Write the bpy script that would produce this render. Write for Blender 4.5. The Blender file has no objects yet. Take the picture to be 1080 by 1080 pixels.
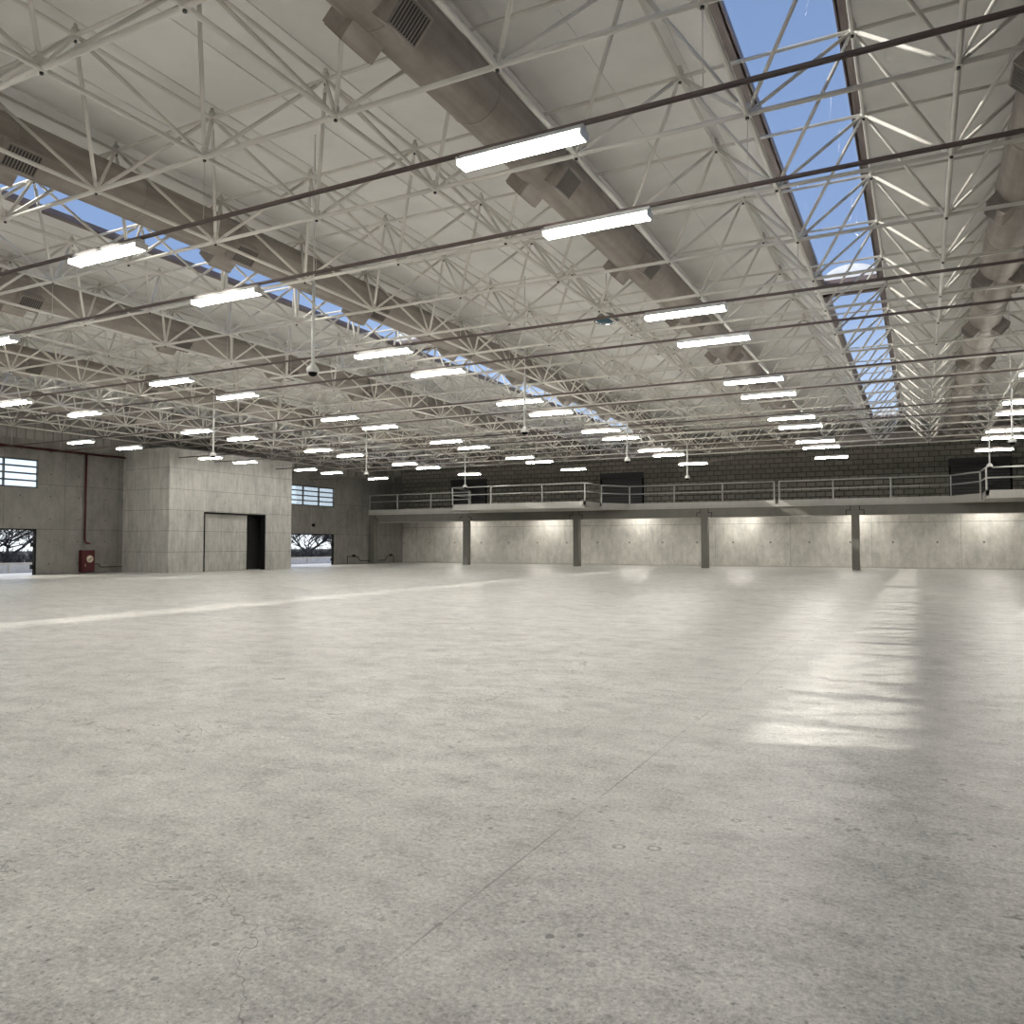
import bpy, math, random
from mathutils import Vector, Matrix
random.seed(7)
PI = math.pi
EYE = 1.55                                   # camera height; roof heights below are EYE + measured rise
scn = bpy.context.scene
col = scn.collection

# ------------------------------------------------------------------ helpers
class MB:
    def __init__(s): s.v = []; s.f = []; s.sm = []
    def box(s, x0, x1, y0, y1, z0, z1):
        b = len(s.v)
        s.v += [(x0,y0,z0),(x1,y0,z0),(x1,y1,z0),(x0,y1,z0),(x0,y0,z1),(x1,y0,z1),(x1,y1,z1),(x0,y1,z1)]
        s.f += [tuple(b+i for i in q) for q in ((0,3,2,1),(4,5,6,7),(0,1,5,4),(1,2,6,5),(2,3,7,6),(3,0,4,7))]
        s.sm += [False]*6
        return s
    def tube(s, p0, p1, r0, r1=None, n=8, caps=True, smooth=True):
        p0 = Vector(p0); p1 = Vector(p1); d = p1-p0
        if d.length < 1e-6: return s
        d.normalize(); r1 = r0 if r1 is None else r1
        a = Vector((0,0,1)) if abs(d.z) < .9 else Vector((1,0,0))
        u = d.cross(a).normalized(); w = d.cross(u)
        b = len(s.v)
        for p, r in ((p0,r0),(p1,r1)):
            for k in range(n):
                t = 2*PI*k/n
                s.v.append(tuple(p+u*(math.cos(t)*r)+w*(math.sin(t)*r)))
        for k in range(n):
            s.f.append((b+k, b+(k+1)%n, b+n+(k+1)%n, b+n+k)); s.sm.append(smooth)
        if caps:
            s.f.append(tuple(b+k for k in reversed(range(n)))); s.sm.append(False)
            s.f.append(tuple(b+n+k for k in range(n))); s.sm.append(False)
        return s
    def path(s, pts, r, n=8):
        for a, b in zip(pts, pts[1:]): s.tube(a, b, r, n=n)
        return s
    def lathe(s, prof, c=(0,0,0), n=24):
        b = len(s.v); m = len(prof)
        for r, z in prof:
            for k in range(n):
                t = 2*PI*k/n; s.v.append((c[0]+r*math.cos(t), c[1]+r*math.sin(t), c[2]+z))
        for i in range(m-1):
            for k in range(n):
                s.f.append((b+i*n+k, b+i*n+(k+1)%n, b+(i+1)*n+(k+1)%n, b+(i+1)*n+k)); s.sm.append(True)
        return s
    def prism(s, poly, z0, z1):
        b = len(s.v); n = len(poly)
        s.v += [(x,y,z0) for x,y in poly]+[(x,y,z1) for x,y in poly]
        s.f.append(tuple(b+k for k in reversed(range(n)))); s.f.append(tuple(b+n+k for k in range(n)))
        for k in range(n): s.f.append((b+k, b+(k+1)%n, b+n+(k+1)%n, b+n+k))
        s.sm += [False]*(n+2)
        return s
    def xf(s, m):
        s.v = [tuple(m @ Vector(p)) for p in s.v]; return s
    def build(s, name, mat, parent=None, bevel=0):
        me = bpy.data.meshes.new(name)
        me.from_pydata(s.v, [], s.f); me.update()
        me.polygons.foreach_set('use_smooth', s.sm)
        o = bpy.data.objects.new(name, me); col.objects.link(o)
        if mat: me.materials.append(mat)
        if parent: o.parent = parent
        if bevel:
            b = o.modifiers.new('bevel', 'BEVEL'); b.width = bevel; b.segments = 2; b.limit_method = 'ANGLE'
        return o

def tag(o, label=None, cat=None, group=None, kind=None):
    if label: o['label'] = label
    if cat: o['category'] = cat
    if group: o['group'] = group
    if kind: o['kind'] = kind
    return o
def thing(name, loc, label, cat, group=None, rz=0):
    o = bpy.data.objects.new(name, None); col.objects.link(o)
    o.location = loc; o.rotation_euler = (0,0,rz); o.empty_display_size = .2
    return tag(o, label, cat, group)
def struct(name, mb, mat, parent=None):
    o = mb.build(name, mat, parent)
    if not parent: o['kind'] = 'structure'
    return o
def copy_tree(o, parent=None):
    c = o.copy(); col.objects.link(c)
    if parent: c.parent = parent
    for ch in [k for k in KIDS.get(o.name, [])]: copy_tree(ch, c)
    return c
KIDS = {}
def reg(o):
    KIDS.clear()
    for q in col.objects:
        if q.parent: KIDS.setdefault(q.parent.name, []).append(q)
ORD = ['first','second','third','fourth','fifth','sixth','seventh','eighth','ninth','tenth','eleventh','twelfth','thirteenth','fourteenth']

# ------------------------------------------------------------------ materials
class N:
    def __init__(s, name):
        s.m = bpy.data.materials.new(name); s.m.use_nodes = True
        s.t = s.m.node_tree; s.n = s.t.nodes; s.l = s.t.links
        s.b = s.n['Principled BSDF']; s.out = s.n['Material Output']
        s.tc = s.n.new('ShaderNodeTexCoord')
    def new(s, typ, **k):
        q = s.n.new('ShaderNode'+typ)
        for a, v in k.items(): setattr(q, a, v)
        return q
    def link(s, a, b): s.l.new(a, b)
    def val(s, x, sock):
        if isinstance(x, (int, float)): sock.default_value = x
        elif isinstance(x, tuple): sock.default_value = x if len(x) == 4 else (*x, 1)
        else: s.link(x, sock)
    def math(s, op, a, b=0., c=None):
        q = s.new('Math', operation=op); s.val(a, q.inputs[0]); s.val(b, q.inputs[1])
        if c is not None: s.val(c, q.inputs[2])
        return q.outputs[0]
    def xyz(s):
        q = s.new('SeparateXYZ'); s.link(s.tc.outputs['Object'], q.inputs[0]); return q.outputs
    def noise(s, scale, detail=4, rough=.55, sc=(1,1,1), dist=0.):
        mp = s.new('Mapping'); s.link(s.tc.outputs['Object'], mp.inputs[0]); mp.inputs['Scale'].default_value = sc
        q = s.new('TexNoise'); s.link(mp.outputs[0], q.inputs['Vector'])
        q.inputs['Scale'].default_value = scale; q.inputs['Detail'].default_value = detail
        q.inputs['Roughness'].default_value = rough; q.inputs['Distortion'].default_value = dist
        return q.outputs['Fac']
    def ramp(s, x, a, b, lo=0., hi=1.):
        q = s.new('MapRange'); s.val(x, q.inputs[0]); q.inputs[1].default_value = a; q.inputs[2].default_value = b
        q.inputs[3].default_value = lo; q.inputs[4].default_value = hi; return q.outputs[0]
    def mix(s, f, a, b, mode='MIX'):
        q = s.new('Mix', data_type='RGBA', blend_type=mode); s.val(f, q.inputs[0]); s.val(a, q.inputs[6]); s.val(b, q.inputs[7])
        return q.outputs[2]
    def line(s, coord, pitch, off, w):
        """1 on thin lines coord = off + k*pitch of half-width w"""
        a = s.math('SUBTRACT', coord, off); a = s.math('DIVIDE', a, pitch)
        r = s.math('ROUND', a); d = s.math('ABSOLUTE', s.math('SUBTRACT', a, r)); d = s.math('MULTIPLY', d, pitch)
        return s.math('LESS_THAN', d, w)
    def bump(s, h, strength=.2, dist=.01):
        q = s.new('Bump'); q.inputs['Strength'].default_value = strength; q.inputs['Distance'].default_value = dist
        s.link(h, q.inputs['Height']); s.link(q.outputs[0], s.b.inputs['Normal'])
    def base(s, c, rough=.6, metal=0., spec=.5):
        s.val(c, s.b.inputs['Base Color']); s.val(rough, s.b.inputs['Roughness']); s.val(metal, s.b.inputs['Metallic'])
        s.b.inputs['Specular IOR Level'].default_value = spec
        return s.m

def plain(name, c, rough=.6, metal=0., var=.08, scale=3.):
    k = N(name); f = k.ramp(k.noise(scale, 3), .35, .65, 1-var, 1+var)
    q = k.new('VectorMath', operation='SCALE'); q.inputs[0].default_value = c; k.link(f, q.inputs['Scale'])
    return k.base(q.outputs[0], rough, metal)
def emit(name, c, s):
    k = N(name); k.n.remove(k.b); e = k.new('Emission'); e.inputs[0].default_value = (*c,1); e.inputs[1].default_value = s
    k.link(e.outputs[0], k.out.inputs[0]); return k.m

def concrete(name, c, streak='z', seams=(), ties=None, var=.25, boards=False, pits=1.):
    k = N(name); o = k.xyz(); X, Y, Z = o[0], o[1], o[2]
    big = k.noise(.6, 6, .65, (1,1,.7), .5); mid = k.noise(2.6, 6, .7, (1,1,.6), .3); fine = k.noise(14, 4, .75)
    st = k.noise(6 if boards else 3.2, 4, .6, (1,1,.10))
    f = k.math('ADD', k.ramp(big, .3, .7, -.65, .65), k.ramp(mid, .3, .7, -.6, .6))
    f = k.math('ADD', f, k.ramp(st, .3, .7, -(.55 if boards else .28), .55 if boards else .28))
    f = k.math('ADD', f, k.ramp(fine, .3, .7, -.35, .35))
    f = k.math('MULTIPLY_ADD', f, var*.85, 1.)
    pit = k.noise(22, 2, .5, (1,1,.8)); pm = k.ramp(pit, .70, .76, 0, .45*pits)
    f = k.math('MULTIPLY', f, k.math('SUBTRACT', 1., pm))
    lines = None
    for ax, pitch, off, w, s_ in seams:
        L = k.math('MULTIPLY', k.line(o['XYZ'.index(ax)], pitch, off, w), s_)
        lines = L if lines is None else k.math('MAXIMUM', lines, L)
    if ties:
        ax, pu, ou, pz, oz, r = ties
        u = o['XYZ'.index(ax)]
        du = k.math('SUBTRACT', u, ou); du = k.math('DIVIDE', du, pu); du = k.math('MULTIPLY', k.math('SUBTRACT', du, k.math('ROUND', du)), pu)
        dz = k.math('SUBTRACT', Z, oz); dz = k.math('DIVIDE', dz, pz); dz = k.math('MULTIPLY', k.math('SUBTRACT', dz, k.math('ROUND', dz)), pz)
        d = k.math('SQRT', k.math('ADD', k.math('MULTIPLY', du, du), k.math('MULTIPLY', dz, dz)))
        T = k.ramp(d, r*.75, r, .62, 0)
        lines = T if lines is None else k.math('MAXIMUM', lines, T)
    if lines is not None:
        f = k.math('MULTIPLY', f, k.math('SUBTRACT', 1., lines))
    q = k.new('VectorMath', operation='SCALE'); q.inputs[0].default_value = c; k.link(f, q.inputs['Scale'])
    k.bump(f, .35, .02)
    return k.base(q.outputs[0], .75, 0, .3)

def floor_mat():
    k = N('polished_concrete'); o = k.xyz(); X, Y = o[0], o[1]
    big = k.noise(.16, 4, .6, dist=.4); mid = k.noise(.9, 6, .65, (1,1.5,1), .3); blot = k.noise(2.6, 6, .7, (1,1.3,1), .2)
    fine = k.noise(26, 3, .7); grit = k.noise(48, 4, .8)
    f = k.math('ADD', k.ramp(big, .3, .7, -.07, .07), k.ramp(mid, .32, .68, -.13, .09))
    f = k.math('ADD', f, k.ramp(blot, .28, .58, -.26, .03))
    f = k.math('ADD', f, k.ramp(fine, .32, .68, -.18, .12)); f = k.math('ADD', f, k.ramp(grit, .34, .64, -.34, .16))
    f = k.math('ADD', f, 1.)
    # small dark aggregate specks and pits, denser in patches
    v = k.new('TexVoronoi', feature='F1'); k.link(k.tc.outputs['Object'], v.inputs['Vector']); v.inputs['Scale'].default_value = 9
    wob = k.noise(40, 2, .5); d = k.math('ADD', v.outputs['Distance'], k.ramp(wob, 0, 1, -.06, .06))
    sep = k.new('SeparateColor'); k.link(v.outputs['Color'], sep.inputs[0])
    rad = k.ramp(sep.outputs[0], .35, 1., 0., .19)
    sp = k.math('LESS_THAN', d, rad); sp = k.math('MULTIPLY', sp, k.ramp(k.noise(.8, 3), .35, .7, .12, .75))
    v2 = k.new('TexVoronoi', feature='F1'); k.link(k.tc.outputs['Object'], v2.inputs['Vector']); v2.inputs['Scale'].default_value = 34
    sep2 = k.new('SeparateColor'); k.link(v2.outputs['Color'], sep2.inputs[0])
    sp2 = k.math('MULTIPLY', k.math('LESS_THAN', v2.outputs['Distance'], k.ramp(sep2.outputs[1], .4, 1, 0, .28)), .42)
    f = k.math('MULTIPLY', f, k.math('SUBTRACT', 1., k.math('MAXIMUM', sp, sp2)))
    stn = k.ramp(k.noise(3.2, 8, .82, (1,1.2,1), .4), .54, .68, 0, .42)
    pt = k.ramp(k.noise(18, 6, .9), .56, .66, 0, .55)
    f = k.math('MULTIPLY', f, k.math('SUBTRACT', 1., stn)); f = k.math('MULTIPLY', f, k.math('SUBTRACT', 1., pt))
    # cracks: thin contour of a distorted noise, only where a mask allows
    cr = k.noise(.55, 5, .62, dist=.8); cl = k.ramp(k.math('ABSOLUTE', k.math('SUBTRACT', cr, .5)), .0, .0035, 1, 0)
    cm = k.ramp(k.noise(.35, 2), .48, .56, 0, .6); f = k.math('MULTIPLY', f, k.math('SUBTRACT', 1., k.math('MULTIPLY', cl, cm)))
    # saw-cut joints along the hall
    for px, py, pr in ((-1.24,4.01,.030),(-1.41,3.95,.030),(-.95,4.62,.022)):
        dx = k.math('SUBTRACT', X, px); dy = k.math('SUBTRACT', Y, py)
        dd = k.math('SQRT', k.math('ADD', k.math('MULTIPLY', dx, dx), k.math('MULTIPLY', dy, dy)))
        rr = k.ramp(k.math('ABSOLUTE', k.math('SUBTRACT', dd, pr)), 0, .011, .65, 0)
        f = k.math('MULTIPLY', f, k.math('SUBTRACT', 1., rr))
    jl = k.math('MULTIPLY', k.line(X, 9.0, -1.78, .005), k.ramp(k.noise(1.2, 3), .38, .60, 0, .6))
    f = k.math('MULTIPLY', f, k.math('SUBTRACT', 1., jl))
    q = k.new('VectorMath', operation='SCALE'); q.inputs[0].default_value = (.80,.782,.738); k.link(f, q.inputs['Scale'])
    tint = k.mix(k.ramp(k.noise(.7, 3), .52, .68, 0, .4), q.outputs[0], (.50,.42,.40,1), 'MULTIPLY')
    tint = k.mix(k.ramp(k.noise(.7, 3), .55, .7, 0, .22), q.outputs[0], (1.0,.93,.92,1), 'MULTIPLY')
    r = k.math('ADD', k.ramp(blot, .3, .7, .10, -.04), k.ramp(mid, .3, .7, .36, .27))
    k.bump(k.math('ADD', f, k.math('MULTIPLY', fine, .4)), .18, .012)
    return k.base(tint, r, 0, .5)

def block_mat():
    k = N('concrete_block'); o = k.xyz()
    cb = k.new('CombineXYZ'); k.link(o[0], cb.inputs[0]); k.link(o[2], cb.inputs[1])
    b = k.new('TexBrick'); k.link(cb.outputs[0], b.inputs['Vector'])
    b.offset = .5; b.inputs['Scale'].default_value = 1
    b.inputs['Brick Width'].default_value = .60; b.inputs['Row Height'].default_value = .345
    b.inputs['Mortar Size'].default_value = .028; b.inputs['Mortar Smooth'].default_value = .25; b.inputs['Bias'].default_value = 0
    b.inputs['Color1'].default_value = (.33,.315,.275,1); b.inputs['Color2'].default_value = (.27,.258,.225,1)
    b.inputs['Mortar'].default_value = (.11,.103,.09,1)
    c = k.mix(k.ramp(k.noise(7, 4, .7), .3, .7, 0, .5), b.outputs['Color'], (.55,.55,.53,1), 'MULTIPLY')
    k.bump(k.math('SUBTRACT', 1., b.outputs['Fac']), .8, .03)
    return k.base(c, .9, 0, .2)

def glass_mat(name, tint=(1,1,1), refl=.6):
    k = N(name); k.n.remove(k.b)
    t = k.new('BsdfTransparent'); t.inputs[0].default_value = (*tint,1)
    g = k.new('BsdfGlossy'); g.inputs['Roughness'].default_value = .03
    fr = k.new('Fresnel'); fr.inputs[0].default_value = 1.35
    m = k.new('MixShader'); k.link(k.ramp(fr.outputs[0], 0, 1, 0, refl), m.inputs[0]); k.link(t.outputs[0], m.inputs[1]); k.link(g.outputs[0], m.inputs[2])
    k.link(m.outputs[0], k.out.inputs[0]); return k.m

def duct_mat():
    k = N('galvanised_duct'); st = k.noise(5, 4, .6, (1,.06,1)); m = k.noise(2.5, 4, .6)
    c = k.mix(k.ramp(st, .3, .7), (.30,.268,.24,1), (.44,.40,.365,1))
    c = k.mix(k.ramp(m, .35, .65, 0, .35), c, (.7,.68,.66,1), 'MULTIPLY')
    return k.base(c, k.ramp(m, .3, .7, .52, .68), .35, .4)

M = {}
M['floor'] = floor_mat()
M['ceil'] = plain('white_roof_sheet', (.88,.87,.845), .55, 0, .05, .8)
M['steel'] = plain('grey_white_painted_steel', (.74,.715,.665), .42, 0, .05, 2)
M['darkbolt'] = plain('black_bolt', (.02,.02,.02), .5)
M['brown'] = plain('brown_painted_steel', (.19,.145,.137), .5, 0, .08, 2)
M['duct'] = duct_mat()
M['grille'] = plain('dark_grille', (.022,.018,.016), .5)
M['grillebar'] = plain('grille_bar', (.20,.175,.155), .5)
M['lamp'] = plain('white_enamel', (.80,.80,.78), .3)
M['tube'] = emit('lit_fluorescent_tube', (1.0,.965,.885), 98)
M['tube_g'] = emit('lit_gallery_tube', (1.0,.965,.885), 95)
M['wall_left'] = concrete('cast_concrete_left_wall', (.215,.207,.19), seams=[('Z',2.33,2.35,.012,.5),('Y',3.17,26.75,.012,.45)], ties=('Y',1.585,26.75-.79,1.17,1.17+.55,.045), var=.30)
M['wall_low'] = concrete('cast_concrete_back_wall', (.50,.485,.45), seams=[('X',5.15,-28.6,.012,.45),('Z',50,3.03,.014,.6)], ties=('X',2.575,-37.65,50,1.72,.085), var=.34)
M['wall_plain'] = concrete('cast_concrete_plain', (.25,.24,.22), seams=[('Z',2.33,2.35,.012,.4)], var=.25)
M['annex'] = concrete('board_marked_concrete', (.44,.43,.40), seams=[('Z',1.165,1.15,.012,.5),('Y',6.2,33.0,.01,.2)], var=.30, boards=True)
M['block'] = block_mat()
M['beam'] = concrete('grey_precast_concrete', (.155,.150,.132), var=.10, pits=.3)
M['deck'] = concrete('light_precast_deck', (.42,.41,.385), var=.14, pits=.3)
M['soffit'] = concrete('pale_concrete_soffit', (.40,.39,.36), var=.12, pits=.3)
M['rail'] = plain('light_grey_rail_paint', (.42,.415,.395), .4)
M['clad'] = plain('ribbed_metal_cladding', (.27,.26,.24), .5)
M['black'] = plain('black_paint', (.010,.010,.010), .95); M['black'].node_tree.nodes['Principled BSDF'].inputs['Specular IOR Level'].default_value = .1
M['shutter'] = plain('dark_roller_shutter', (.035,.035,.037), .5)
M['dark'] = plain('shaded_interior', (.05,.05,.05), .8)  # shade inside the annex, put into the colour
M['red'] = plain('dark_red_enamel', (.058,.004,.005), .35)
M['cream'] = plain('cream_disc', (.62,.55,.42), .5)
M['frame'] = plain('dark_window_frame', (.05,.055,.06), .5)
M['glass'] = glass_mat('window_glass', (.93,.97,1.0))
M['skyglass'] = glass_mat('skylight_glazing', (.93,.96,1.0), .12)
M['skyend'] = plain('white_skylight_end', (.85,.86,.88), .4)
M['bark'] = plain('bare_bark', (.045,.043,.045), .9)
M['white'] = plain('white_render', (.93,.93,.93), .7)
M['capstone'] = plain('cream_capstone', (.80,.76,.66), .7)
M['pave'] = plain('outdoor_paving', (.78,.78,.78), .8)
M['earth'] = plain('dark_earth', (.07,.065,.055), .9)
M['lens'] = plain('blue_glass_lens', (.03,.10,.15), .12)
M['plastic'] = plain('white_plastic', (.75,.75,.73), .4)

# ------------------------------------------------------------------ layout numbers
XL, XR, YF, YN = -40.4, 17.5, 57.8, -9.0     # walls: left, right, far, behind the camera
ZB, ZT, ZR = EYE+5.83, EYE+7.35, EYE+7.52    # bottom chord, top chord, roof underside
GX, GY, S = .52, 13.35, 2.5                  # space-frame grid origin and module

# ------------------------------------------------------------------ camera
cd = bpy.data.cameras.new('camera'); cam = bpy.data.objects.new('camera', cd); col.objects.link(cam)
cam.location = (0,0,EYE); cam.rotation_euler = (math.radians(90+2.357), 0, math.radians(27.136))
cd.sensor_width = 36; cd.lens = 36*839.69/1080; cd.clip_end = 500; cd.clip_start = .05
scn.camera = cam

# ------------------------------------------------------------------ room shell
struct('floor', MB().box(XL-.3, XR+.3, YN-.3, YF+.3, -.25, 0), M['floor'])
SKX = [-31.62, -16.62, -1.62, 13.38]; SKY = [(-1.6,24.25),(25.5,51.4)]
rf = MB(); xs = [XL-.3]
for c in SKX:
    a, b = c-.71, c+.71
    rf.box(xs[-1], a, YN-.3, YF+.3, ZR, ZR+.06); xs.append(b)
    y = YN-.3
    for y0, y1 in SKY: rf.box(a, b, y, y0, ZR, ZR+.06); y = y1
    rf.box(a, b, y, YF+.3, ZR, ZR+.06)
rf.box(xs[-1], XR+.3, YN-.3, YF+.3, ZR, ZR+.06)
x = XL+1.0
while x < XR:                                  # shallow standing seams of the roof sheets
    if all(abs(x-c) > 1.0 for c in SKX): rf.box(x-.02, x+.02, YN, YF, ZR-.025, ZR+.01)
    x += 1.25
struct('ceiling', rf, M['ceil'])

# left wall with two doors and two ribbon windows
DZ, WZ0, WZ1, WTOP = 2.36, 4.47, 5.90, 6.96
D1, D2 = (18.45,25.25), (41.75,48.55); W1, W2 = (18.4,25.28), (41.7,48.57)
lw = MB(); t0, t1 = XL-.14, XL
lw.box(t0,t1, YN, D1[0], 0, WTOP); lw.box(t0,t1, D1[1], D2[0], 0, WTOP); lw.box(t0,t1, D2[1], YF+.3, 0, WTOP)
for d in (D1, D2):
    lw.box(t0,t1, d[0], d[1], DZ, WZ0); lw.box(t0,t1, d[0], d[1], WZ1, WTOP)
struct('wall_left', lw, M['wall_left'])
cl = MB(); y = YN
while y < YF:
    y1 = min(y+.48, YF)
    cl.box(XL-.12, XL-.04, y, y1, WTOP, ZR); cl.box(XL-.05, XL+.03, y, y+.10, WTOP, ZR); y += .48
struct('wall_left_cladding', cl, M['clad'])
for n, (w, d) in enumerate(((W1,D1),(W2,D2)), 1):
    f = MB()
    y0, y1 = w
    for a, b in ((WZ0-.02, WZ0+.05),(WZ1-.05, WZ1+.02)): f.box(XL-.15, XL+.02, y0, y1, a, b)
    for k in range(5):
        yy = y0+(y1-y0)*k/4; f.box(XL-.12, XL, max(y0,yy-.035), min(y1,yy+.035), WZ0, WZ1)
    for k in range(1,4):
        z = WZ0+(WZ1-WZ0)*k/4; f.box(XL-.12, XL-.01, y0, y1, z-.04, z+.04)
    fo = struct('window_%d' % n, f, M['frame'])
    MB().box(XL-.08, XL-.07, y0, y1, WZ0, WZ1).build('glass', M['glass'], fo)
    g = MB(); y0, y1 = d
    g.box(XL-.15, XL+.03, y0, y1, DZ-.06, DZ); g.box(XL-.15, XL+.03, y1-.07, y1, 0, DZ); g.box(XL-.15, XL+.03, y0, y0+.07, 0, DZ)
    go = struct('door_%d' % n, g, M['black'])
    for z in (.42, 1.55): tag(MB().box(XL-.1, XL+.12, y1-.24, y1-.07, z-.11, z+.11).build('hinge', M['black'], go, .01), 'black hinge block')
# far wall: cast concrete below the gallery, blocks above
struct('wall_far_lower', MB().box(XL-.3, XR+.3, YF, YF+.3, 0, 3.98), M['wall_low'])
struct('wall_far_upper', MB().box(XL-.3, XR+.3, YF, YF+.3, 3.98, ZR), M['block'])
struct('baseboard_far', MB().box(XL, XR, YF-.03, YF, 0, .10), M['deck'])
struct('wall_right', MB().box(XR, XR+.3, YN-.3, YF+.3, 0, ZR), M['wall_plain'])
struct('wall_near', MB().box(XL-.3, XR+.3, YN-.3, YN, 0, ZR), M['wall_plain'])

# concrete annex that stands out from the left wall
AX, AY0, AY1, AZ = -36.62, 30.22, 39.78, 6.92
O0, O1, OZ = 32.63, 37.45, 3.44
an = MB()
an.box(XL, AX, AY0, AY0+.3, 0, AZ); an.box(XL, AX, AY1-.3, AY1, 0, AZ)
an.box(AX-.3, AX, AY0+.3, O0, 0, AZ); an.box(AX-.3, AX, O1, AY1-.3, 0, AZ); an.box(AX-.3, AX, O0, O1, OZ, AZ)
an.box(XL, AX-.3, AY0+.3, AY1-.3, AZ-.25, AZ)
struct('wall_annex', an, M['annex'])
dr = MB()
dr.box(AX-.3, AX+.03, O0, O0+.07, 0, OZ); dr.box(AX-.3, AX+.03, O1-.10, O1, 0, OZ); dr.box(AX-.3, AX+.03, O0, O1, OZ-.09, OZ)
door3 = struct('door_3', dr, M['black'])
MB().box(AX-.30, AX-.20, O0+.05, 36.12, .02, OZ-.05).build('sliding_panel', M['annex'], door3)
MB().box(AX-.32, AX-.18, 36.12, 36.17, .02, OZ-.05).build('panel_edge', M['black'], door3)
struct('wall_annex_shade', MB().box(XL+.02, AX-1.4, 36.6, 39.0, 0, 3.6), M['dark'])  # dark block behind the doorway; the hollow annex's shade is its colour

# ------------------------------------------------------------------ gallery (mezzanine)
YC, YE, YM, YP = 53.2, 52.9, 50.95, 48.3      # column line, straight edge, chamfer end, projection front
XLi, XRi = XL+.006, XR-.006
edge = [(XLi,YE),(-30.75,YE),(-29.75,YM),(-29.6,YM),(-29.6,YP),(-19.4,YP),(-19.4,YM),(-19.17,YM),(-17.95,YE),(1.64,YE),(3.05,YM),(3.1,YM),(3.1,YP),(13.3,YP),(13.3,YM),(14.6,YE),(XRi,YE)]
poly = edge+[(XRi,YF-.006),(XLi,YF-.006)]
deck = thing('mezzanine_deck', (0,YE,3.98), 'pale grey concrete gallery floor with two projecting bays across the far wall', 'gallery')
o = MB().prism([(a,b-YE) for a,b in poly], 0, .17).build('slab', M['soffit'], deck)
ee = [e for i, e in enumerate(edge) if e not in ((-29.6,YM),(-19.4,YM),(3.1,YM))]
def strip(pts, z0, z1, w, name, mat, parent, off=(0,0,0)):
    for i, (a, b) in enumerate(zip(pts, pts[1:])):
        a = Vector((*a,0)); b = Vector((*b,0)); d = (b-a)
        if d.length < .3: continue
        d.normalize(); n = Vector((-d.y, d.x, 0))*w
        q = [(a-n*.0).xy, (b-n*.0).xy, (b+n).xy, (a+n).xy]
        MB().prism([(p.x-off[0], p.y-off[1]) for p in q], z0-off[2], z1-off[2]).build(name, mat, parent)
# the curb stops at the movement joint between the two railings
c1 = [e for e in edge if e[0] < -9]+[(-8.22,YE)]; c2 = [(-8.02,YE)]+[e for e in edge if e[0] > -8]
for cc in (c1, c2):
    cc2 = [(a, b) for a, b in cc]
    strip(cc2, 4.13, 4.40, .16, 'curb', M['deck'], deck, (0,YE,3.98))
# columns with corbel heads and dapped beams between them
CX = [-40.05, -31.2, -22.0, -12.78, -3.53, 5.75, 15.0]
cl_lab = ['against the left wall under the gallery','beside the first gallery bay from the left wall','between second and third gallery bays, under the left projecting balcony','between third and fourth gallery bays, under the straight railing','with a sunlit patch, under the straight railing run','under the second projecting balcony','by the right wall under the gallery']
for x, lb in zip(CX, cl_lab):
    t = thing('concrete_column', (x,YC,0), 'grey precast concrete column '+lb, 'column', 'columns under the gallery')
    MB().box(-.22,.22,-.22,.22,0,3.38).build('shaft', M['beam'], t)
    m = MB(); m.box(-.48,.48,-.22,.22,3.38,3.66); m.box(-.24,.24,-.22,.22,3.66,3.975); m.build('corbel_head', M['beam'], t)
for i, (a, b) in enumerate(zip(CX, CX[1:])):
    t = thing('concrete_beam', ((a+b)/2,YC,3.38), 'grey precast beam carrying the gallery edge over bay %s from the left wall' % ['one','two','three','four','five','six'][i], 'beam', 'beams under the gallery')
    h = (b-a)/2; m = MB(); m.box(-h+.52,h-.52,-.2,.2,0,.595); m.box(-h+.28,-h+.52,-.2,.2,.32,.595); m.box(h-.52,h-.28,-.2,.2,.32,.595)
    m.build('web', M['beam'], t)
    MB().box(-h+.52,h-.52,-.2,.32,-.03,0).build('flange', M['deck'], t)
    for sg in (-1,1):
        e = lambda q: sg*(h-q)
        m = MB()
        for q0, q1, z0, z1 in ((.48,.52,.0,.32),(.24,.28,.28,.59),(.24,.52,.28,.32)): m.box(min(e(q0),e(q1)),max(e(q0),e(q1)),-.205,.15,z0,z1)
        m.build('joint_gap_filler', M['black'], t)  # black filler added in the open joint gaps so no light shows through

# railings
def railing(pts, posts, label):
    t = thing('railing', (pts[0][0],pts[0][1],4.40), label, 'railing', 'gallery railings')
    ox, oy = pts[0]
    for zt, nm, r in ((5.60,'top_rail',.045),(5.06,'mid_rail',.038)):
        m = MB()
        for a, b in zip(pts, pts[1:]):
            m.tube((a[0]-ox,a[1]-oy,zt-4.40),(b[0]-ox,b[1]-oy,zt-4.40), r, n=10)
        m.build(nm, M['rail'], t)
    for p in posts:
        MB().box(p[0]-ox-.04,p[0]-ox+.04,p[1]-oy-.04,p[1]-oy+.04,0,1.20).build('post', M['rail'], t)
def inset(l, d=.08): return [(a,b+d) for a,b in l]
pA = inset([(XL+.05,YE),(-30.75,YE),(-29.75,YM),(-29.55,YP),(-19.45,YP),(-19.3,YM),(-17.95,YE),(-8.28,YE)])
railing(pA, inset([(XL+.08,YE),(-37.55,YE),(-34.35,YE),(-30.75,YE),(-29.75,YM),(-29.55,YP),(-26.43,YP),(-22.53,YP),(-19.45,YP),(-19.3,YM),(-17.95,YE),(-14.8,YE),(-11.55,YE),(-8.28,YE)]),
        'grey two-rail steel railing from the left wall around the left projecting balcony')
pB = inset([(-7.96,YE),(1.64,YE),(3.02,YM),(3.14,YP),(13.2,YP),(13.25,YM),(14.6,YE),(XR-.05,YE)])
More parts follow.
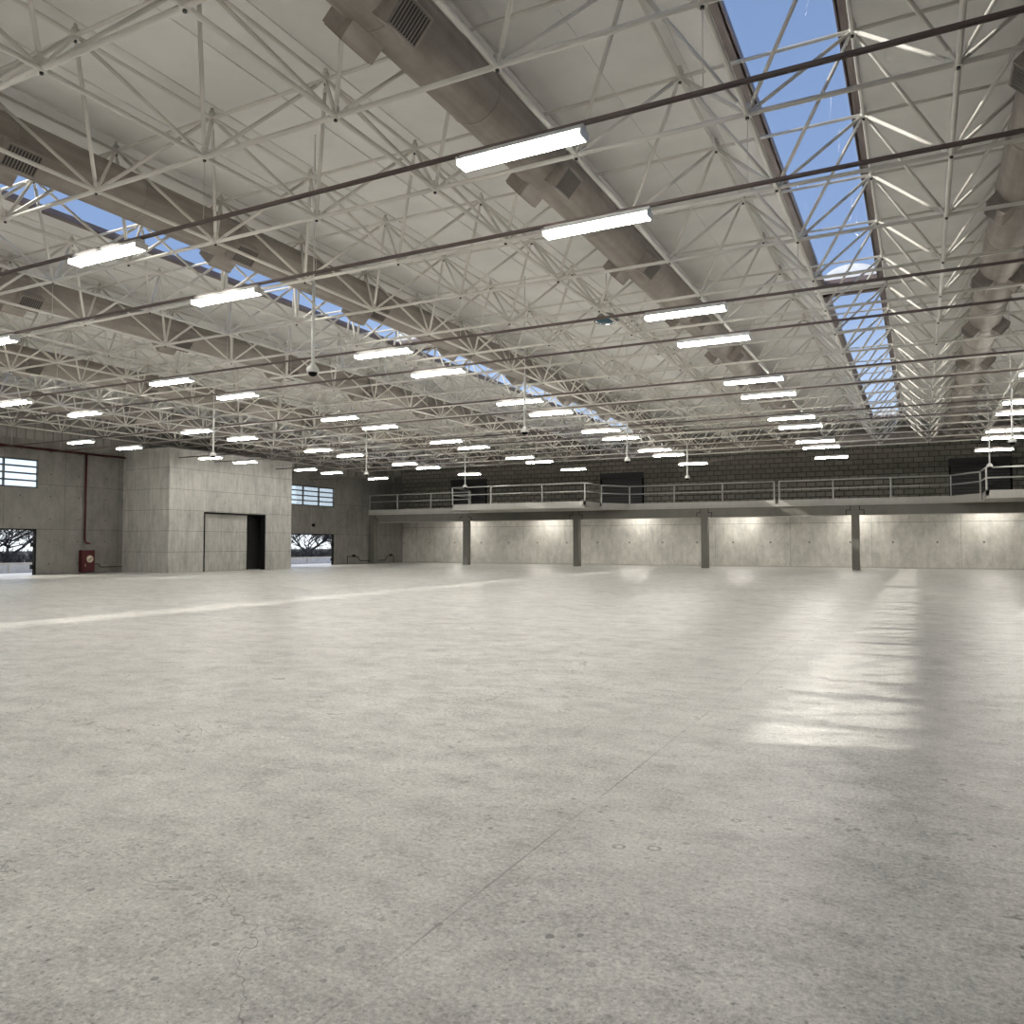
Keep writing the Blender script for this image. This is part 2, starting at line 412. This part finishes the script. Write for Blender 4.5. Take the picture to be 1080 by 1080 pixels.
railing(pB, inset([(-7.96,YE),(-4.76,YE),(-1.52,YE),(1.64,YE),(3.02,YM),(3.14,YP),(6.3,YP),(9.7,YP),(13.2,YP),(13.25,YM),(14.6,YE)]),
        'grey two-rail steel railing running on to the right projecting balcony')

# roller shutters on the block wall
for n, (a, b, lb) in enumerate(((-35.35,-32.0,'nearest the left wall'),(-21.85,-18.5,'beside the middle of the gallery'),(1.75,5.08,'behind the right projecting balcony'))):
    t = thing('roller_shutter', ((a+b)/2,YF-.02,4.15), 'dark roller shutter in the block wall above the gallery, '+lb, 'shutter', 'roller shutters on the gallery')
    h = (b-a)/2; m = MB(); z = 0
    while z < 2.4: m.box(-h,h,-.03-(.02 if int(z/.2)%2 else 0),.0,z,z+.19); z += .2
    m.build('curtain', M['shutter'], t)
    MB().box(-h-.06,h+.06,-.16,0,2.42,2.88).build('shutter_box', M['shutter'], t)
    for sgn in (-1,1): MB().box(sgn*h-.05,sgn*h+.05,-.09,0,0,2.42).build('guide_rail', M['black'], t)

# ------------------------------------------------------------------ space frame
sf = thing('space_frame', (0,0,ZB), 'pale grey tubular space frame carrying the whole roof above the hall', 'roof frame')
I0, I1, J0, J1 = -16, 6, -8, 15
bx = lambda i: GX+S*i
by = lambda j: GY+S*j
tx = lambda i: GX+S*(i+.5)
ty = lambda j: GY+S*(j+.5)
H = ZT-ZB
XE0, XE1, YE0, YE1 = tx(I0-1)+.55, tx(I1), by(J0), by(J1)
def cpart(name, mb, kind=None):
    q = mb.build(name, M['steel'], sf)
    if kind: q['kind'] = kind
    return q
for i in range(I0, I1+1): cpart('bottom_chord', MB().tube((bx(i),YE0,0),(bx(i),YE1,0),.036))
for j in range(J0, J1+1): cpart('bottom_chord', MB().tube((bx(I0),by(j),0),(bx(I1),by(j),0),.036))
for i in range(I0-1, I1+1): cpart('top_chord', MB().tube((tx(i),ty(J0-1),H),(tx(i),ty(J1),H),.030))
for j in range(J0-1, J1+1): cpart('top_chord', MB().tube((tx(I0-1),ty(j),H),(tx(I1),ty(j),H),.030))
fw = Vector((-math.sin(math.radians(27.136)), math.cos(math.radians(27.136)), 0)); rt = Vector((fw.y,-fw.x,0))
def view_dist(x, y, z):
    p = Vector((x,y,0)); d = p.dot(fw)
    if d < 2 or abs(p.dot(rt)) > d*.66 or (z-EYE)/d > .66: return 1e6+p.length
    return d
webs, nodes = [], []
for i in range(I0, I1+1):
    for j in range(J0, J1+1):
        nodes.append((view_dist(bx(i),by(j),ZB), (bx(i),by(j),0), 0))
        for di in (-1,0):
            for dj in (-1,0):
                a = Vector((bx(i),by(j),0)); b = Vector((tx(i+di),ty(j+dj),H)); webs.append((view_dist(*((a+b)/2).xy, ZB+.7), a, b))
for i in range(I0-1, I1+1):
    for j in range(J0-1, J1+1): nodes.append((view_dist(tx(i),ty(j),ZT), (tx(i),ty(j),H), 1))
webs.sort(key=lambda w: w[0]); nodes.sort(key=lambda w: w[0])
def web(mb, a, b):
    d = (b-a); p = a+d*.09; q = a+d*.92
    mb.tube(a+d*.015, p, .012, .031, 6); mb.tube(p, q, .031, .031, 6); mb.tube(q, b-d*.015, .031, .012, 6)
rest = MB()
for k, (_, a, b) in enumerate(webs):
    if k < 96: m = MB(); web(m, a, b); cpart('web_strut', m)
    else: web(rest, a, b)
cpart('web_strut', rest, 'stuff')
def node(mb, c, top):
    x, y, z = c
    if top: mb.tube((x,y,z-.07),(x,y,z+.10),.055,.055,8); mb.tube((x,y,z+.10),(x,y,ZR-ZB+.01),.03,.03,6)
    else: mb.tube((x,y,z-.045),(x,y,z+.13),.060,.052,8)
rest, bolts = MB(), MB()
for k, (_, c, top) in enumerate(nodes):
    if k < 96:
        m = MB(); node(m, c, top); cpart('joint', m)
    else: node(rest, c, top)
    z = c[2]-(.07 if top else .045)
    bolts.tube((c[0],c[1],z-.025),(c[0],c[1],z+.005),.026,.026,6)
cpart('joint', rest, 'stuff')
bo = bolts.build('joint_bolt', M['darkbolt'], sf); bo['kind'] = 'stuff'; bo['label'] = 'black bolt heads under the joints'

# ------------------------------------------------------------------ skylights
XK = ['leftmost','second from the left','third from the left, over the open floor','rightmost']
for c, nm in zip(SKX, ('near the left wall','between the two large left ducts','right of the middle duct','by the right wall')):
    for (y0, y1), seg in zip(SKY, ('nearer length','farther length')):
        t = thing('skylight', (c,(y0+y1)/2,ZR), 'long blue-sky skylight with brown frame %s, %s' % (nm, seg), 'skylight', 'skylights in the roof')
        h = (y1-y0)/2; m = MB()
        for sx in (-1,1): m.box(min(sx*.71,sx*.86),max(sx*.71,sx*.86),-h-.14,h+.14,-.06,.02); m.box(min(sx*.685,sx*.735),max(sx*.685,sx*.735),-h,h,-.06,.07)
        for sy in (-1,1): m.box(-.86,.86,min(sy*h,sy*(h+.14)),max(sy*h,sy*(h+.14)),-.06,.02); m.box(-.71,.71,min(sy*(h-.03),sy*(h+.02)),max(sy*(h-.03),sy*(h+.02)),-.06,.065)
        m.build('frame', M['brown'], t)
        g = MB(); n = 14; b = 0
        arc = [(.73*math.cos(PI*k/n), .06+.40*math.sin(PI*k/n)) for k in range(n+1)]
        for yy in (-h,h): g.v += [(x,yy,z) for x,z in arc]
        for k in range(n): g.f.append((k,k+1,n+2+k,n+1+k)); g.sm.append(True)
        g.build('vault_glazing', M['skyglass'], t)
        for yy in (-h,h):
            e = MB(); y2 = yy+math.copysign(.02, yy)
            e.v = [(x,yy,z) for x,z in arc]+[(x,y2,z) for x,z in arc]; q = n+1
            e.f = [tuple(range(q)), tuple(reversed(range(q,2*q)))]+[(k,(k+1)%q,q+(k+1)%q,q+k) for k in range(q)]; e.sm = [False]*len(e.f)
            e.build('end_panel', M['skyend'], t)

# ------------------------------------------------------------------ round ducts with outlet boxes
DR, DZC = .432, EYE+6.60
def ring(m, y, r0, r1, w):
    m.tube((0,y-w/2,0),(0,y+w/2,0), r1, n=40)
dn = ['far left, along the left wall','beyond the annex, second from the left wall','third from the left wall','large, running beside the left skylight','over the middle of the hall','over the right side of the hall','by the right wall, outermost']
DX = [-35.7+7.5*k for k in range(7)]
Y0D, Y1D = -6., 53.35
outl = None; RING = [None]
for dx, nm in zip(DX, dn):
    t = thing('air_duct', (dx,0,DZC), 'round brown-grey metal air duct with outlet boxes, '+nm, 'duct', 'air ducts inside the roof frame')
    MB().tube((0,Y0D,0),(0,Y1D,0), DR, n=40).build('duct_pipe', M['duct'], t)
    y = -2.0
    while y < Y1D:
        if RING[0] is None: q = RING[0] = MB().tube((0,-.014,0),(0,.014,0), DR+.008, n=40).build('flange_ring', M['duct'], t)
        else: q = RING[0].copy(); col.objects.link(q); q.parent = t
        q.location = (0,y,0); y += 2.385
    k = -3
    while True:
        y = 12.35+4.77*k
        if y > 52: break
        for sg in (-1,1):
            rot = Matrix.Translation((0,y,0)) @ Matrix.Rotation(sg*math.radians(45), 4, 'Y')
            if outl is None or sg not in outl:
                if outl is None: outl = {}
                # local: outward is -Z before the rotation about Y
                a = MB().box(-.21,.21,-.30,.30,-DR-.20,-DR+.16).build('outlet_box', M['duct'], t)
                g = MB().box(-.18,.18,-.27,.27,-DR-.203,-DR-.19).build('grille', M['grille'], a)
                bm_ = MB()
                for q in range(11): yy = -.262+.524*q/10; bm_.box(-.18,.18,yy-.009,yy+.009,-DR-.212,-DR-.20)
                for q in (-.18,.18): bm_.box(q-.010,q+.010,-.27,.27,-DR-.213,-DR-.20)
                b2 = bm_.build('slats', M['grillebar'], a)
                outl[sg] = (a, g, b2); A = a
            else:
                s0 = outl[sg]; A = s0[0].copy(); col.objects.link(A); A.parent = t
                for q in s0[1:]: w = q.copy(); col.objects.link(w); w.parent = A
            A.matrix_local = Matrix.Translation((0,y,0)) @ Matrix.Rotation(-sg*math.radians(47), 4, 'Y')
        k += 1
t = thing('header_duct', (-12,53.85,DZC), 'round metal header duct running across the hall above the gallery edge', 'duct')
MB().tube((XL+12.2,0,0),(XR+11.6,0,0), .45, n=36).build('duct_pipe', M['duct'], t)
for k in range(18): MB().tube((-27+3*k,0,0),(-26.96+3*k,0,0), .460, n=36).build('flange_ring', M['duct'], t)

# ------------------------------------------------------------------ fluorescent strip lights on cross tracks
ZL = EYE+4.72
ROWS = [j for j in (-5,-4,-2,-1,1,2,4,5,7,8,10,11,13)]
LX = [-35.0+7.5*k for k in range(6)]
LEN = 1.66
for n, j in enumerate(reversed(ROWS)):
    y = by(j)
    t = thing('lighting_track', ((XL+XR)/2,y,ZL+.10), 'thin brown lighting track across the hall, %s from the far gallery' % ORD[n], 'track', 'lighting tracks')
    w = (XR-XL)/2
    m = MB(); m.box(-w,w,-.025,-.019,0,.045); m.box(-w,w,.019,.025,0,.045); m.box(-w,w,-.025,.025,.040,.045); m.box(-w,w,-.025,-.010,0,.006); m.box(-w,w,.010,.025,0,.006)
    m.build('rail', M['brown'], t)
    m = MB()
    for i in range(I0, I1+1, 3): m.tube((bx(i)-(XL+XR)/2,0,.04),(bx(i)-(XL+XR)/2,0,ZB-ZL-.13),.005,n=5)
    m.build('hanger_wire', M['steel'], t)
def make_light(tmat, L):
    t = thing('strip_light', (0,0,0), 'x', 'light', 'fluorescent strip lights')
    m = MB(); m.box(0,L,-.045,.045,.045,.10); m.build('body', M['lamp'], t, .006)
    # winged white reflector, open below
    r = MB(); prof = [(-.135,.0),(-.085,.045),(0,.030),(.085,.045),(.135,.0)]
    r.v = [(x,a,b) for x in (0,L) for a,b in prof]+[(x,a,b+.006) for x in (0,L) for a,b in prof]
    for k in range(4): r.f += [(k,k+1,k+6,k+5),(10+k,15+k,16+k,11+k)]
    r.sm = [False]*8; r.build('reflector', M['lamp'], t)
    for x in (0, L-.02): MB().prism([(0,0)]*0+[(x,-.12),(x+.02,-.12),(x+.02,.12),(x,.12)], -.06, .045).build('end_cap', M['lamp'], t)
    for s_ in (-1,1): MB().tube((.03,s_*.078,-.038),(L-.03,s_*.078,-.038),.021,n=8).build('tube', tmat, t)
    return t
base = make_light(M['tube'], LEN); reg(0)
col_lab = ['in the line nearest the left wall','in the second line from left wall','in the third line from left wall','in the fourth line from left wall','in the line under the middle duct','in the line right of the hall','in the line by the right wall']
first = True
for c, x in enumerate(LX):
    for n, j in enumerate(reversed(ROWS)):
        if (x > 0 and j < 4) or (j < -2 and not -21 < x < 0): continue
        t = base if first else copy_tree(base)
        first = False
        t.location = (x, by(j), ZL); t['label'] = 'lit twin-tube light, %s from far end, %s' % (ORD[n], col_lab[c])
base2 = make_light(M['tube_g'], 1.6); reg(0); first = True
for c in range(7):
    for r, (y, nm) in enumerate(((54.5,'front'),(56.6,'wall-side'))):
        t = base2 if first else copy_tree(base2); first = False
        t.location = (-34.5+7.5*c, y, 3.85)
        t['label'] = 'lit strip light under the gallery, %s row, %s from the left wall' % (nm, ORD[c]); t['group'] = 'lights under the gallery'
# ------------------------------------------------------------------ hanging sensors
sens = [(-9.53,10.85),(-9.5,19.3),(-9.48,27.74),(-9.48,36.17),(-21.6,19.6),(-21.4,27.85),(-21.46,36.4),(2.5,27.84),(2.48,36.3)]
sl = ['nearest, left of the middle','second along the line left of the middle duct','third along the line left of the middle duct','farthest along the line left of the middle duct','above the annex doorway','in front of the far left window','over the left end of the gallery','right of the hall, nearer one','right of the hall, before dark shutter']
sbase = thing('hanging_sensor', (0,0,EYE+3.05), 'x', 'sensor', 'rod-hung sensors')
MB().tube((0,0,.05),(0,0,ZB-EYE-3.05-1.15),.030,n=10).build('rod', M['plastic'], sbase)
MB().tube((0,0,ZB-EYE-3.05-1.2),(0,0,ZT-EYE-3.05),.012,n=8).build('hanger_wire', M['plastic'], sbase)
MB().lathe([(.0,.17),(.04,.165),(.055,.13),(.10,.09),(.115,.04),(.10,0),(0,-.0)]).build('housing', M['plastic'], sbase)
MB().lathe([(.085,.0),(.07,-.04),(.035,-.065),(0,-.07)]).build('lens', M['black'], sbase)
reg(0)
for k, ((x,y), lb) in enumerate(zip(sens, sl)):
    t = sbase if k == 0 else copy_tree(sbase)
    t.location = (x,y,EYE+3.05); t['label'] = 'white sensor on a long hanging rod, '+lb
# round blue-lensed high bay lamp
t = thing('high_bay_lamp', (-7.21,19.5,EYE+5.85), 'round flat hanging lamp with a dark blue glass underside', 'lamp')
MB().lathe([(0,.22),(.10,.21),(.20,.17),(.30,.08),(.34,.03),(.335,.0),(.30,.01)], n=32).build('housing', M['duct'], t)
MB().lathe([(.30,.01),(.24,-.035),(.12,-.06),(0,-.065)], n=32).build('lens', M['lens'], t)
MB().tube((0,0,.2),(0,0,1.35),.012,n=8).build('stem', M['steel'], t)

# ------------------------------------------------------------------ left wall fittings
t = thing('sprinkler_pipe', (XL+.12,27.85,6.49), 'dark red fire pipe along the left wall with a drop to the hose cabinet', 'pipe')
MB().tube((0,-30,0),(0,2.35,0),.062,n=12).build('main_pipe', M['red'], t)
MB().path([(0,0,0),(0,0,-4.72),(.02,.12,-4.86),(.02,.30,-4.87)],.055,n=12).build('drop_pipe', M['red'], t)
m = MB()
for y in (-28,-24,-20,-16,-12,-8,-4,1.5): m.box(-.12,.0,y-.03,y+.03,-.03,.03)
m.build('pipe_bracket', M['black'], t)
t = thing('hose_cabinet', (XL+.14,27.98,.08), 'dark red fire hose cabinet with a round pale dial on the left wall', 'fire cabinet')
MB().box(-.14,.13,-.38,.38,0,1.18).build('case', M['red'], t, .012)
MB().box(.13,.15,-.35,.35,.03,1.15).build('door', M['red'], t, .006)
d = MB().tube((.15,.07,.70),(.175,.07,.70),.19,n=28).build('dial', M['cream'], t)
MB().path([(.182,-.03,.62),(.182,.18,.76)],.02).build('pointer', M['black'], t)
MB().box(.15,.17,-.2,-.17,.3,.42).build('handle', M['cream'], t)
t = thing('conduit', (XL+.05,28.4,.5), 'thin black conduit running low on the wall from the hose cabinet to the annex', 'conduit')
MB().path([(0,0,0),(0,.35,0),(0,.45,-.18),(0,1.8,-.18)],.018).build('pipe_run', M['black'], t)
t = thing('conduit', (XL+.05,50.2,.5), 'thin black conduit with a valve low on the wall right of the far doorway', 'conduit')
MB().path([(0,0,-.45),(0,0,.12),(0,1.3,.12),(0,1.6,-.25),(0,5.0,-.25),(0,5.3,.12),(0,6.2,.12),(0,6.2,-.45)],.022).build('pipe_run', M['black'], t)
for y in (.8,5.8): MB().box(-.05,.06,y-.14,y+.14,.10,.26).build('valve', M['black'], t, .01)
t = thing('wall_speaker', (XL,46.15,3.02), 'small black round sounder on the wall above the far doorway', 'sounder')
MB().tube((0,0,0),(.14,0,0),.10,.13,n=20).build('horn', M['black'], t)
# ------------------------------------------------------------------ outdoors
o = MB().box(-47, XL-.3, -60, 220, -.32, -.04).build('ground', M['pave']); o['kind'] = 'structure'
o = MB().box(-200, -47, -80, 300, -.32, -.05).build('ground', M['earth']); o['kind'] = 'structure'
t = thing('parapet_wall', (-46.2,0,-.04), 'long low white wall with cream coping seen through the doorways', 'low wall')
MB().box(-.2,.2,8,80,0,.46).build('wall_body', M['white'], t)
MB().box(-.24,.24,8,80,.46,.55).build('coping', M['capstone'], t)
m = MB()
for y in (22,27.2,32.6,51.9,57.0,62): m.box(.2,.23,y-.04,y+.04,0,.46)
m.build('pilaster', M['capstone'], t)
def tree(x, y, h, seed, label):
    rnd = random.Random(seed); m = MB()
    def grow(p, d, L, r, lev):
        q = p
        for s_ in range(3):
            d = (d+Vector((rnd.uniform(-.22,.22), rnd.uniform(-.22,.22), rnd.uniform(-.06,.14)))).normalized()
            n_ = q+d*(L/3); m.tube(q, n_, r*(1-.22*s_), r*(1-.22*(s_+1)), 5 if lev < 3 else 3, caps=False); q = n_
            if lev < 5 and s_ > 0:
                for b in range(2 if lev < 4 else 1):
                    a = rnd.uniform(0,2*PI); side = Vector((math.cos(a)*.55, math.sin(a), rnd.uniform(-.15,.45)))
                    grow(q, (d*.55+side*.8).normalized(), L*rnd.uniform(.55,.78), r*.5, lev+1)
        if lev < 5: grow(q, d, L*.72, r*.5, lev+1)
    m.tube((0,0,0),(0,0,.5), .30, .24, 10)
    for k in range(5):
        a = 2*PI*k/5+rnd.uniform(-.4,.4); grow(Vector((0,0,.4)), Vector((math.cos(a)*.8, math.sin(a)*1.1, .62)).normalized(), h*.36, .17, 1)
    t = thing('bare_tree', (x,y,-.04), label, 'tree', 'bare trees outdoors'); m.build('branches', M['bark'], t)
    return t
spots = [(-74,43.5,7.5,3,'outside the nearer doorway, first'),(-86,48.0,7.5,5,'beyond the nearer doorway, second'),(-70,27.0,7.5,9,'beyond the left picture edge'),
 (-73,82.5,7.5,11,'centred in the far doorway'),(-76,94.0,7.5,14,'at the right edge of the far doorway'),(-84,74.0,7.5,19,'behind, at the left of the far doorway'),(-92,104.,8,23,'farthest back in the far doorway'),(-98,70.,8,29,'farthest back in the nearer doorway')]
for x, y, h, sd_, lb in spots: tree(x, y, h, sd_, 'leafless dark tree '+lb)
rb = random.Random(4); m = MB()
for q in range(2600):
    x = rb.uniform(-66,-60); y = rb.uniform(24,100); h = rb.uniform(.5,1.5)
    d = Vector((rb.uniform(-.5,.5), rb.uniform(-.8,.8), 1))*h
    m.tube((x,y,-.04),(x+d.x,y+d.y,d.z),.035,.012,3,caps=False)
    m.tube((x+d.x*.5,y+d.y*.5,d.z*.5),(x+d.x*.5+rb.uniform(-.4,.4),y+d.y*.5+rb.uniform(-.6,.6),d.z*.5+rb.uniform(.1,.5)),.02,.008,3,caps=False)
tag(m.build('brushwood', M['bark']), 'tangle of bare dark brushwood behind the low white wall outdoors', 'brushwood', kind='stuff')

# ------------------------------------------------------------------ light
sd = bpy.data.lights.new('sun', 'SUN'); so = bpy.data.objects.new('sun', sd); col.objects.link(so)
so.rotation_euler = Vector((1.76,.88,-1)).to_track_quat('-Z','Y').to_euler(); so.location = (-30,-10,30)
sd.energy = 4.8; sd.angle = math.radians(.53); sd.color = (1,.93,.80)
w = bpy.data.worlds.new('world'); scn.world = w; w.use_nodes = True
nt = w.node_tree; bg = nt.nodes['Background']
tcw = nt.nodes.new('ShaderNodeTexCoord'); sx = nt.nodes.new('ShaderNodeSeparateXYZ'); rp = nt.nodes.new('ShaderNodeValToRGB')
nt.links.new(tcw.outputs['Generated'], sx.inputs[0]); nt.links.new(sx.outputs[2], rp.inputs[0]); nt.links.new(rp.outputs[0], bg.inputs[0])
el = rp.color_ramp.elements
el[0].position = 0; el[0].color = (.90,.96,1.0,1); el[1].position = 1; el[1].color = (.10,.16,.32,1)
for p_, c_ in ((.08,(.82,.92,1.0,1)),(.16,(.42,.53,.71,1)),(.30,(.21,.30,.49,1)),(.55,(.165,.245,.42,1))):
    q = rp.color_ramp.elements.new(p_); q.color = c_
bg.inputs[1].default_value = 1.45
scn.view_settings.view_transform = 'Standard'; scn.view_settings.look = 'None'; scn.view_settings.gamma = 1
scn.view_settings.use_curve_mapping = False; scn.view_settings.exposure = 0
cy = scn.cycles
cy.use_denoising = True; cy.max_bounces = 8; cy.diffuse_bounces = 4; cy.glossy_bounces = 3; cy.transparent_max_bounces = 12
cy.caustics_reflective = False; cy.caustics_refractive = False; cy.sample_clamp_indirect = 6
